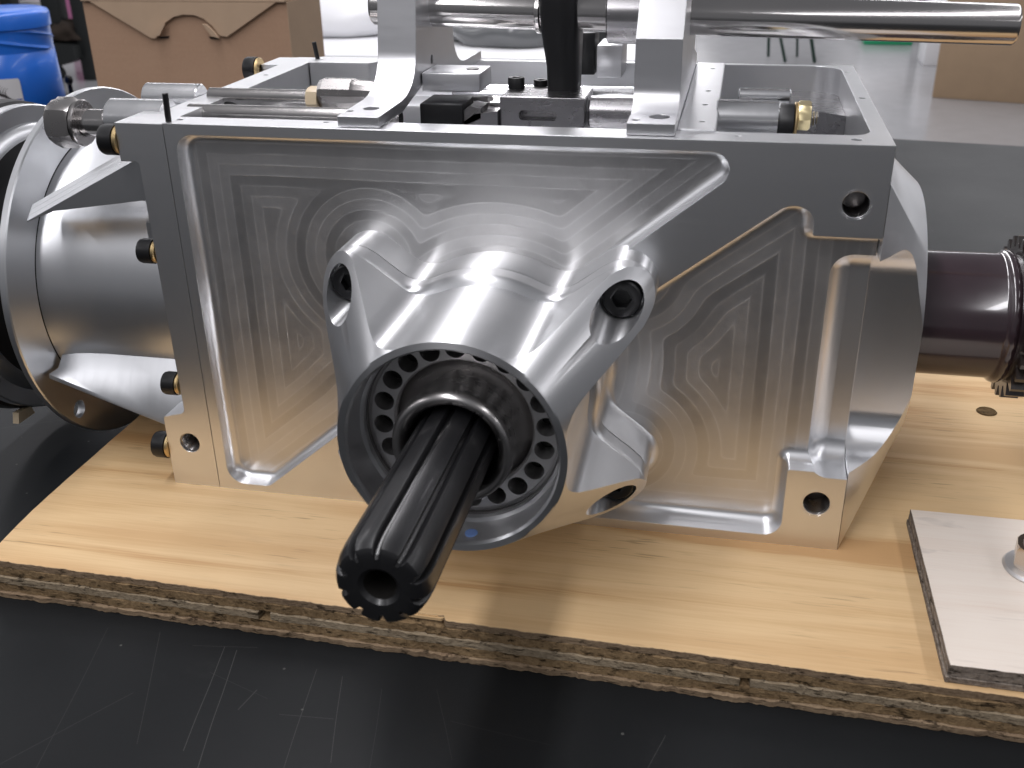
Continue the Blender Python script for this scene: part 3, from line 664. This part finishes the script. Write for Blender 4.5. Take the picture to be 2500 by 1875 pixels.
boolean(cb, [cyl_cut(0.0014, H-0.004, H+0.01, 'z', (0.2270, y_, 0), 12) for y_ in (0.030, 0.066, 0.100, 0.165)])
rail_o = (0, 0.0925, 0.0)
rl = lathe('shift_rail', [(0, 0.0), (0.0074, 0.0), (0.0086, 0.0012), (0.0086, 0.2878), (0.0078, 0.2890), (0.0, 0.2890)], 'x', (0, 0, 0), M_steel, gb, 48)
rl.location = (0.0665, 0.0925, 0.2208); rl.rotation_euler = (0, R(1.15), 0)
tube('rail_collar', 0.0128, 0.0087, 0.1800, 0.1983, 'x', (0, 0.0925, 0.2178), M_gsteel, gb, 48)
tube('rail_ring', 0.0096, 0.0086, 0.1465, 0.1490, 'x', (0, 0.0925, 0.2185), M_steel, gb, 48)
# black shift finger
vs = []
for z, x0, x1, y0, y1 in ((0.180, 0.1535, 0.1672, 0.080, 0.096), (0.196, 0.1530, 0.1672, 0.079, 0.099), (0.212, 0.1505, 0.1668, 0.078, 0.105), (0.236, 0.1495, 0.1662, 0.078, 0.107), (0.246, 0.1495, 0.1662, 0.083, 0.102)):
    e = 0.0022; vs.append([(x0+e, y0, z), (x1-e, y0, z), (x1, y0+e, z), (x1, y1-e, z), (x1-e, y1, z), (x0+e, y1, z), (x0, y1-e, z), (x0, y0+e, z)])
v_, f_ = rows_mesh(vs); f_.append(tuple(range(8))); f_.append(tuple(range(32, 40)))
obj('shift_finger', v_, f_, M_black, gb, 50)
# parts in the left bay
rod('guide_rod', 0.0042, -0.009, 0.0940, 'x', (0, 0.0405, 0.1785), M_steel, gb, 32)
r2 = rod('guide_rod', 0.0040, -0.009, 0.0440, 'x', (0, 0.0625, 0.1822), M_steel, gb, 32)
threads('thread', 0.0041, 0.0385, 0.0450, 'x', (0, 0.0625, 0.1822), M_gsteel, r2)
hexnut('nut', 0.0058, 0.0420, 0.0475, 'x', (0, 0.0625, 0.1822), M_cream, gb, 0.0, 0.3)
lathe('knob', [(0, 0.0478), (0.0062, 0.0478), (0.0072, 0.0500), (0.0072, 0.0640), (0.0066, 0.0660), (0.0060, 0.0745), (0, 0.0750)], 'x', (0, 0.0640, 0.1845), M_dsteel, gb, 14, 15)
threads('spring', 0.0030, 0.1406, 0.174, 'z', (0.024, 0.145, 0), M_steel, gb, 0.0022)
# blocks in the middle bay
box('selector_block', (0.0970, 0.066, 0.1860), (0.1245, 0.090, 0.1945), M_satin, gb, 0.0006)
rod('selector_button', 0.0030, 0.1944, 0.1950, 'z', (0.1185, 0.078, 0), M_dsteel, gb, 20, 0.0002)
bb = box('detent_block', (0.0975, 0.058, 0.1710), (0.1180, 0.082, 0.1820), M_black, gb, 0.0008)
prism('detent_pawl', [(0.118, 0.172), (0.126, 0.1755), (0.126, 0.1800), (0.121, 0.1810), (0.118, 0.1790)], 'y', 0.060, 0.074, M_dsteel, gb)
rod('selector_rod', 0.0038, 0.117, 0.140, 'x', (0, 0.080, 0.1785), M_steel, gb)
sp = box('selector_plate', (0.1340, 0.064, 0.1690), (0.1735, 0.092, 0.1850), M_gsteel, gb, 0.0008)
boolean(sp, [temp(*prism_vf(rounded(mm([(143, 174.5, 1.8), (160.5, 174.5, 1.8), (160.5, 179, 1.8), (143, 179, 1.8)])), 'y', 0.05, 0.072))])
prism('selector_ramp', [(0.1150, 0.1680), (0.1338, 0.1680), (0.1338, 0.1790), (0.1230, 0.1775), (0.1150, 0.1720)], 'y', 0.060, 0.070, M_gsteel, gb)
rod('selector_sleeve', 0.0072, 0.1745, 0.1975, 'x', (0, 0.072, 0.1775), M_gsteel, gb, 40, 0.001)
rod('selector_rod', 0.0060, 0.100, 0.198, 'x', (0, 0.112, 0.1760), M_turned, gb, 32)
socket_screw('cap_screw', 0.0040, 0.0050, 'z', (0.1375, 0.086, 0.1850), 1, M_black, gb)
socket_screw('cap_screw', 0.0036, 0.0030, 'z', (0.1480, 0.094, 0.1848), 1, M_black, gb)
box('rear_block', (0.166, 0.160, 0.1780), (0.1795, 0.186, 0.1950), M_satin, gb, 0.0008)
box('rear_block', (0.1555, 0.168, 0.1780), (0.1640, 0.186, 0.2000), M_black, gb, 0.0008)
# parts in the right bay
rod('selector_shaft', 0.0078, 0.2320, 0.2590, 'x', (0, 0.062, 0.1785), M_turned, gb, 40)
rod('selector_shaft', 0.0034, 0.2410, 0.2640, 'x', (0, 0.080, 0.1850), M_turned, gb, 28)
rod('selector_shaft', 0.0050, 0.2320, 0.2480, 'x', (0, 0.075, 0.1790), M_gsteel, gb, 28)
lathe('end_ring', [(0, 0.2585), (0.0084, 0.2585), (0.0088, 0.2595), (0.0088, 0.2650), (0, 0.2652)], 'x', (0, 0.062, 0.1765), M_black, gb, 36)
tube('washer', 0.0086, 0.003, 0.2652, 0.2668, 'x', (0, 0.064, 0.1770), M_brass, gb, 32)
hexnut('nut', 0.0064, 0.2668, 0.2722, 'x', (0, 0.064, 0.1800), M_brass2, gb, 0.0, 0.15)
threads('thread', 0.0036, 0.2720, 0.2755, 'x', (0, 0.064, 0.1785), M_gsteel, gb, 0.0012)
prism('inner_web', ccw(rounded([(0.2500, 0.1843, 0), (0.2560, 0.150, 0.008), (0.2928, 0.120, 0), (0.2928, 0.1843, 0)])), 'z', 0.1408, 0.1690, M_gsteel, gb)
box('inner_web', (0.050, 0.1565, 0.141), (0.2175, 0.1843, 0.1620), M_satin, gb, 0.002, 2)

# ================================================================== things standing behind on the bench
m_card, nt, b = mat('brown_cardboard')
v = coords(nt, (1, 1, 1)); f1 = noise(nt, v, 260, 4, 0.7); f2 = noise(nt, v, 14, 4, 0.6); f3 = noise(nt, coords(nt, (14, 14, 240)), 1, 2)
L(nt, mixc(nt, M(nt, 'MULTIPLY_ADD', f1, 0.45, M(nt, 'MULTIPLY_ADD', f2, 0.4, M(nt, 'MULTIPLY', f3, 0.15))), (0.36, 0.215, 0.140), (0.54, 0.36, 0.245)), b.inputs['Base Color'])
b.inputs['Roughness'].default_value = 0.75; b.inputs['Specular IOR Level'].default_value = 0.25
L(nt, bump(nt, f3, 0.15, 0.0006), b.inputs['Normal'])
m_tan = plain('tan_cardboard', (0.36, 0.255, 0.165), 0.75, 0.25, 0.12, 9)
m_card2 = plain('pale_cardboard', (0.50, 0.36, 0.25), 0.75, 0.25, 0.1, 30)
cbx = thing('cardboard_box', 'brown cardboard carton with a tucked flap and handle slot behind the gearbox', 'box', (-0.425, 0.826, TT), R(0))
bw, bd, bh = 0.290, 0.108, 0.166
# walls as separate boards, front panel left whole
th = 0.004
front = prism('front_panel', [(-0.141, 0), (0.130, 0), (0.130, bh-0.001), (-0.141, bh-0.001)], 'y', 0, th, m_card, cbx)
box('back_panel', (-0.141, bd-th, 0), (0.130, bd, bh), m_card, cbx)
box('side_panel', (-0.1412, th, 0), (-0.1372, bd-th, bh), m_card, cbx)
box('side_panel', (0.1260, 0.0002, 0), (0.1308, bd-th, bh), m_card2, cbx)  # paler board puts the light on this side into its colour
box('bottom_panel', (-0.137, th, 0.0005), (0.126, bd-th, 0.0045), m_card, cbx)
# top flap folded down over the front, tapering to the handle tab
prism('top_flap', [(-0.128, bh), (-0.052, bh-0.043), (-0.046, bh-0.043), (-0.041, bh-0.036), (-0.031, bh-0.025), (-0.018, bh-0.0175), (-0.004, bh-0.0145), (0.010, bh-0.0150), (0.022, bh-0.019), (0.033, bh-0.028), (0.040, bh-0.0385), (0.050, bh-0.040), (0.118, bh)], 'y', -0.0046, -0.0012, m_card2, cbx)
box('top_panel', (-0.141, -0.0046, bh), (0.130, bd, bh+0.004), m_card2, cbx, 0.0008)
for s, xa in ((1, -0.046), (-1, 0.041)):             # folded ears of the handle cut-out
    prism('handle_ear', [(xa, bh-0.0410), (xa+s*0.009, bh-0.0385), (xa+s*0.019, bh-0.0245), (xa+s*0.013, bh-0.0260), (xa+s*0.004, bh-0.0345)], 'y', -0.0100, -0.0070, m_card2, cbx)
    prism('ear_shade', [(xa+s*0.002, bh-0.0415), (xa+s*0.017, bh-0.0405), (xa+s*0.015, bh-0.0430), (xa+s*0.005, bh-0.0435)], 'y', -0.0013, -0.0003, M_void, cbx)  # black strip paints the shadow under the folded ear

m_blue = plain('blue_plastic', (0.012, 0.13, 0.58), 0.30, 0.5, 0.08, 30, coat=0.2)
can = thing('canister', 'blue plastic canister with a twisted wrapped neck and a white label', 'canister', (-0.752, 0.915, TT))
prof = [(0, 0), (0.062, 0), (0.0645, 0.003)]
vs = []; NA = 160
def canrow(r, z, tw):
    q = []
    for i in range(NA):
        a = 2*math.pi*i/NA; u = 4*a + z*330; rr = r + 0.0020*(1-abs(math.sin(u/2)))**3*tw
        q.append((rr*math.cos(a), rr*math.sin(a), z))
    return q
for r, z, tw in [(0.0, 0, 0), (0.0600, 0, 0), (0.0625, 0.003, 0), (0.0615, 0.05, 0), (0.0600, 0.092, 0)] + [(0.0595, 0.0925+0.0010*k, min(1.0, k/3, (30-k)/3)) for k in range(31)] + [(0.0590, 0.1235, 0)]: vs.append(canrow(r, z, tw))
v_, f_ = rows_mesh(vs); body_ = obj('body', v_, f_, m_blue, can, 50)
lathe('lid', [(0.0592, 0.1220), (0.0620, 0.1235), (0.0622, 0.1400), (0.0600, 0.1440), (0.0520, 0.1465), (0.0, 0.1470)], 'z', (0, 0, 0), m_blue, can, 72, 50)
m_label = plain('white_label', (0.62, 0.61, 0.62), 0.5, 0.4, 0.04)
m_ink = plain('label_ink_black', (0.02, 0.016, 0.018), 0.5); m_inkb = plain('label_ink_blue', (0.03, 0.05, 0.30), 0.5)
lab = []; a_r, a_l = R(-48), R(-118)
for k, z in enumerate((0.008, 0.0105, 0.060, 0.0625)):
    q = []
    for i in range(25):
        ins = 0.03 if k in (0, 3) else 0.0
        a = a_l+ins + (a_r-a_l-2*ins)*i/24; q.append((0.0628*math.cos(a), 0.0628*math.sin(a), z))
    lab.append(q)
lv = [p for q in lab for p in q]; lf = [(k*25+i, k*25+i+1, (k+1)*25+i+1, (k+1)*25+i) for k in range(3) for i in range(24)]
lo_ = obj('label', lv, lf, m_label, can, 60)
def on_can(a, z, r=0.0630): return (r*math.cos(a), r*math.sin(a), z)
for k in range(6):                                   # swirling dark strokes of the printed mark
    vv, ff = [], []
    for i in range(9):
        t = i/8; a = R(-72 + 2.6*k - 9*math.sin(t*2.6)); z = 0.0395 + 0.0165*t - 0.0012*k
        vv += [on_can(a, z), on_can(a + R(1.1), z+0.0006)]
    for i in range(8): ff.append((2*i, 2*i+1, 2*i+3, 2*i+2))
    obj('printed_mark', vv, ff, m_ink, lo_)
fc = bpy.data.curves.new('printed_word', 'FONT'); fc.body = 'Natur'; fc.size = 0.0105; fc.extrude = 0.0
fo = bpy.data.objects.new('printed_word', fc); link(fo); bpy.context.view_layer.update()
fm = bpy.data.meshes.new_from_object(fo.evaluated_get(bpy.context.evaluated_depsgraph_get())); bpy.data.objects.remove(fo)
for v in fm.vertices:                                # run the word down the label's edge, wrapped on the wall
    px_, py_ = v.co.x, v.co.y; a = R(-55.5) + py_/0.0630; v.co = Vector(on_can(a, 0.0365 - px_))
fm.materials.append(m_inkb); link(bpy.data.objects.new('printed_word', fm), lo_)

pin = thing('ball_end_key', 'thin black ball-ended hex key standing beside the blue canister', 'hex key', (-0.715, 0.985, TT))
rod('rod', 0.0032, 0.0, 0.034, 'z', (0, 0, 0), M_black, pin, 16, 0.0003)
lathe('ball', [(0, 0.0335), (0.0034, 0.0345), (0.0056, 0.0385), (0.0058, 0.042), (0.0048, 0.0460), (0, 0.0480)], 'z', (0, 0, 0), M_black, pin, 24, 60)
bagm = plain('white_sheet', (0.78, 0.78, 0.80), 0.5)
box('base', (-0.045, -0.008, 0), (0.012, 0.012, 0.004), bagm, pin, 0.001)

# ================================================================== far background on the shop floor
m_white = plain('white_laminate', (0.80, 0.80, 0.82), 0.35, 0.5, 0.04, 3)
m_dark = plain('dark_machine_paint', (0.018, 0.020, 0.020), 0.5, 0.4)
wt = thing('white_bench', 'white topped bench beyond the carton with a shiny grey bag on it', 'bench', (-0.45, 3.0, 0))
box('top', (-0.90, -0.80, 0.765), (0.45, 1.6, 0.80), m_white, wt, 0.006)
for lx, ly in ((-0.85, -0.74), (0.39, -0.74), (0.39, 1.54), (-0.85, 1.54)): box('leg', (lx-0.025, ly-0.025, 0), (lx+0.025, ly+0.025, 0.765), m_frame, wt, 0.003)
# padded white wrap lying on it
def blob(name, cx, cy, cz, rx, ry, rz, material, amp, seed, parent=None, nu=40, nv=20, flat=True):
    rnd = random.Random(seed); ph = [rnd.uniform(0, 6.28) for _ in range(8)]; rows = []
    for j in range(nv+1):
        th_ = math.pi*j/nv; q = []
        for i in range(nu):
            a = 2*math.pi*i/nu; s = math.sin(th_)
            k = 1 + amp*(math.sin(3*a+ph[0]+2*th_) + 0.6*math.sin(7*a+ph[1]-3*th_) + 0.5*math.sin(5*th_+ph[2]+2*a))
            x = rx*s*math.cos(a)*k; y = ry*s*math.sin(a)*k; z = rz*math.cos(th_)*k
            if flat and z < -rz*0.35: z = -rz*0.35
            q.append((cx+x, cy+y, cz+rz*0.35+z))
        rows.append(q)
    v_, f_ = rows_mesh(rows); return obj(name, v_, f_, material, parent, 80)
tag(blob('foam_wrap', -0.98, 2.85, 0.802, 0.42, 0.36, 0.14, m_white, 0.05, 3), 'bundle of white foam wrap on the white bench beside the carton', 'foam wrap')
m_grey = plain('grey_plastic_sheet', (0.14, 0.145, 0.15), 0.22, 0.6, 0.2, 6, coat=0.3)
tag(blob('plastic_bag', -0.36, 2.50, 0.802, 0.20, 0.16, 0.075, m_grey, 0.07, 11), 'crumpled shiny grey plastic bag on the white bench', 'plastic bag')
for i, (x, y, h_, r_) in enumerate(((-0.475, 2.62, 0.16, 0.010), (-0.105, 2.42, 0.13, 0.030))):
    o = rod('post', r_, 0, h_, 'z', (0, 0, 0), m_dark, None, 16, 0.002); o.location = (x, y, 0.8002)
    tag(o, ('thin black post standing on the white bench behind the grey bag', 'stubby black cylinder on the white bench beside the grey bag')[i], 'post')

# dark machine stand on the left
st = thing('machine_stand', 'black steel machine stand with a hanging tray and castor beyond the canister', 'stand', (-4.2, 6.2, 0))
for x0, x1, y0 in ((-0.19, -0.06, 0.0), (0.03, 0.13, 0.0)):
    box('leg', (x0, y0, 0.0 if x0 > 0 else 0.24), (x1, y0+0.10, 1.5), m_dark, st, 0.006)
box('leg', (-0.95, 0.6, 0), (-0.85, 0.7, 1.5), m_dark, st, 0.006); box('leg', (0.05, 0.9, 0), (0.15, 1.0, 1.5), m_dark, st, 0.006)
box('top', (-1.05, -0.05, 1.5), (0.25, 1.05, 1.56), m_dark, st, 0.006)
prism('tray', [(-0.75, 0.10), (-0.10, 0.10), (0.06, 0.155), (0.06, 0.235), (-0.2, 0.27), (-0.75, 0.30)], 'y', -0.10, 0.35, m_dark, st)
rod('castor_wheel', 0.045, -0.02, 0.02, 'y', (-0.15, 0.0, 0.045), m_dark, st, 24, 0.006)
box('castor_fork', (-0.17, -0.025, 0.045), (-0.13, 0.025, 0.11), m_dark, st, 0.004)
tag(blob('rag', -4.28, 6.25, 0.265, 0.16, 0.12, 0.09, plain('dark_brown_rag', (0.03, 0.020, 0.014), 0.9), 0.12, 5), 'dark brown rag bundled on the tray of the black stand', 'rag')
m_pink = plain('pink_panel', (0.62, 0.22, 0.42), 0.5)
pk = thing('pink_cabinet', 'pink cabinet behind the legs of the black machine stand', 'cabinet', (-5.6, 8.0, 0))
box('body', (-0.55, 0, 0.06), (0.62, 0.5, 0.9), m_pink, pk, 0.01); box('plinth', (-0.52, 0.03, 0), (0.59, 0.47, 0.06), m_white, pk)
for k in range(3): box('drawer_front', (-0.54, -0.012, 0.09+0.27*k), (0.61, -0.0005, 0.34+0.27*k), m_pink, pk, 0.004)
bl = thing('dark_bench', 'low dark workbench far behind the blue canister lid', 'bench', (-6.2, 7.2, 0))
box('top', (-0.8, 0, 0.66), (0.55, 0.7, 0.72), m_dark, bl, 0.006)
for lx, ly in ((-0.75, 0.05), (0.48, 0.05), (0.48, 0.63), (-0.75, 0.63)): box('leg', (lx, ly, 0), (lx+0.05, ly+0.05, 0.66), m_dark, bl)
wb = thing('white_carton', 'small white carton on the floor beside the pink cabinet', 'box', (-5.03, 7.0, 0))
box('body', (-0.16, 0, 0), (0.10, 0.25, 0.42), m_white, wb, 0.003); box('flap', (-0.162, -0.003, 0.42), (0.102, 0.252, 0.425), m_white, wb)

# right: carton, white box, green tray, dark poles
rb_ = thing('shipping_carton', 'large plain tan shipping carton standing on the grey floor behind the rail end', 'box', (1.385, 6.25, 0), R(-15))
box('body', (0, 0, 0), (0.95, 0.6, 0.78), m_tan, rb_, 0.006)
for x0, x1 in ((0.0, 0.95),): box('top_flap', (x0, 0.003, 0.7805), (x1, 0.298, 0.787), m_tan, rb_); box('top_flap', (x0, 0.302, 0.7805), (x1, 0.597, 0.787), m_tan, rb_)
w2 = thing('white_crate', 'upright white box on the floor next to the tan shipping carton', 'box', (1.505, 7.46, 0))
box('body', (0, 0, 0), (0.12, 0.3, 0.40), m_white, w2, 0.004); box('lid', (-0.004, -0.004, 0.4002), (0.124, 0.304, 0.42), m_white, w2, 0.002)
gt = thing('green_bin', 'green edged pale bin on the floor under the end of the rail', 'bin', (1.20, 8.45, 0))
m_green = plain('green_plastic', (0.01, 0.30, 0.13), 0.4)
box('base', (0, 0, 0.0), (0.36, 0.3, 0.055), m_green, gt, 0.006); box('body', (0.005, 0.005, 0.055), (0.355, 0.295, 0.40), m_white, gt, 0.006)
m_dgreen = plain('dark_green_paint', (0.008, 0.030, 0.020), 0.45)
stl = thing('stool', 'dark green tubular stool on the grey floor behind the open case', 'stool', (0.66, 7.52, 0))
def bar(name, p0, p1, r, material, parent, n=14):
    p0, p1 = Vector(p0), Vector(p1); d = p1-p0; q = d.to_track_quat('Z', 'Y')
    o = rod(name, r, 0, d.length, 'z', (0, 0, 0), material, parent, n, r*0.1); o.location = p0; o.rotation_mode = 'QUATERNION'; o.rotation_quaternion = q; return o
bar('leg', (-0.086, 0, 0), (-0.26, 0.05, 0.60), 0.011, m_dgreen, stl); bar('leg', (0.006, 0.25, 0), (-0.05, 0.2, 0.60), 0.009, m_dgreen, stl)
bar('leg', (0.118, 0, 0), (-0.03, 0.05, 0.60), 0.013, m_dgreen, stl); bar('leg', (-0.20, 0.25, 0), (-0.24, 0.2, 0.60), 0.011, m_dgreen, stl)
rod('seat', 0.19, 0.60, 0.63, 'z', (-0.145, 0.125, 0), m_dgreen, stl, 40, 0.008)
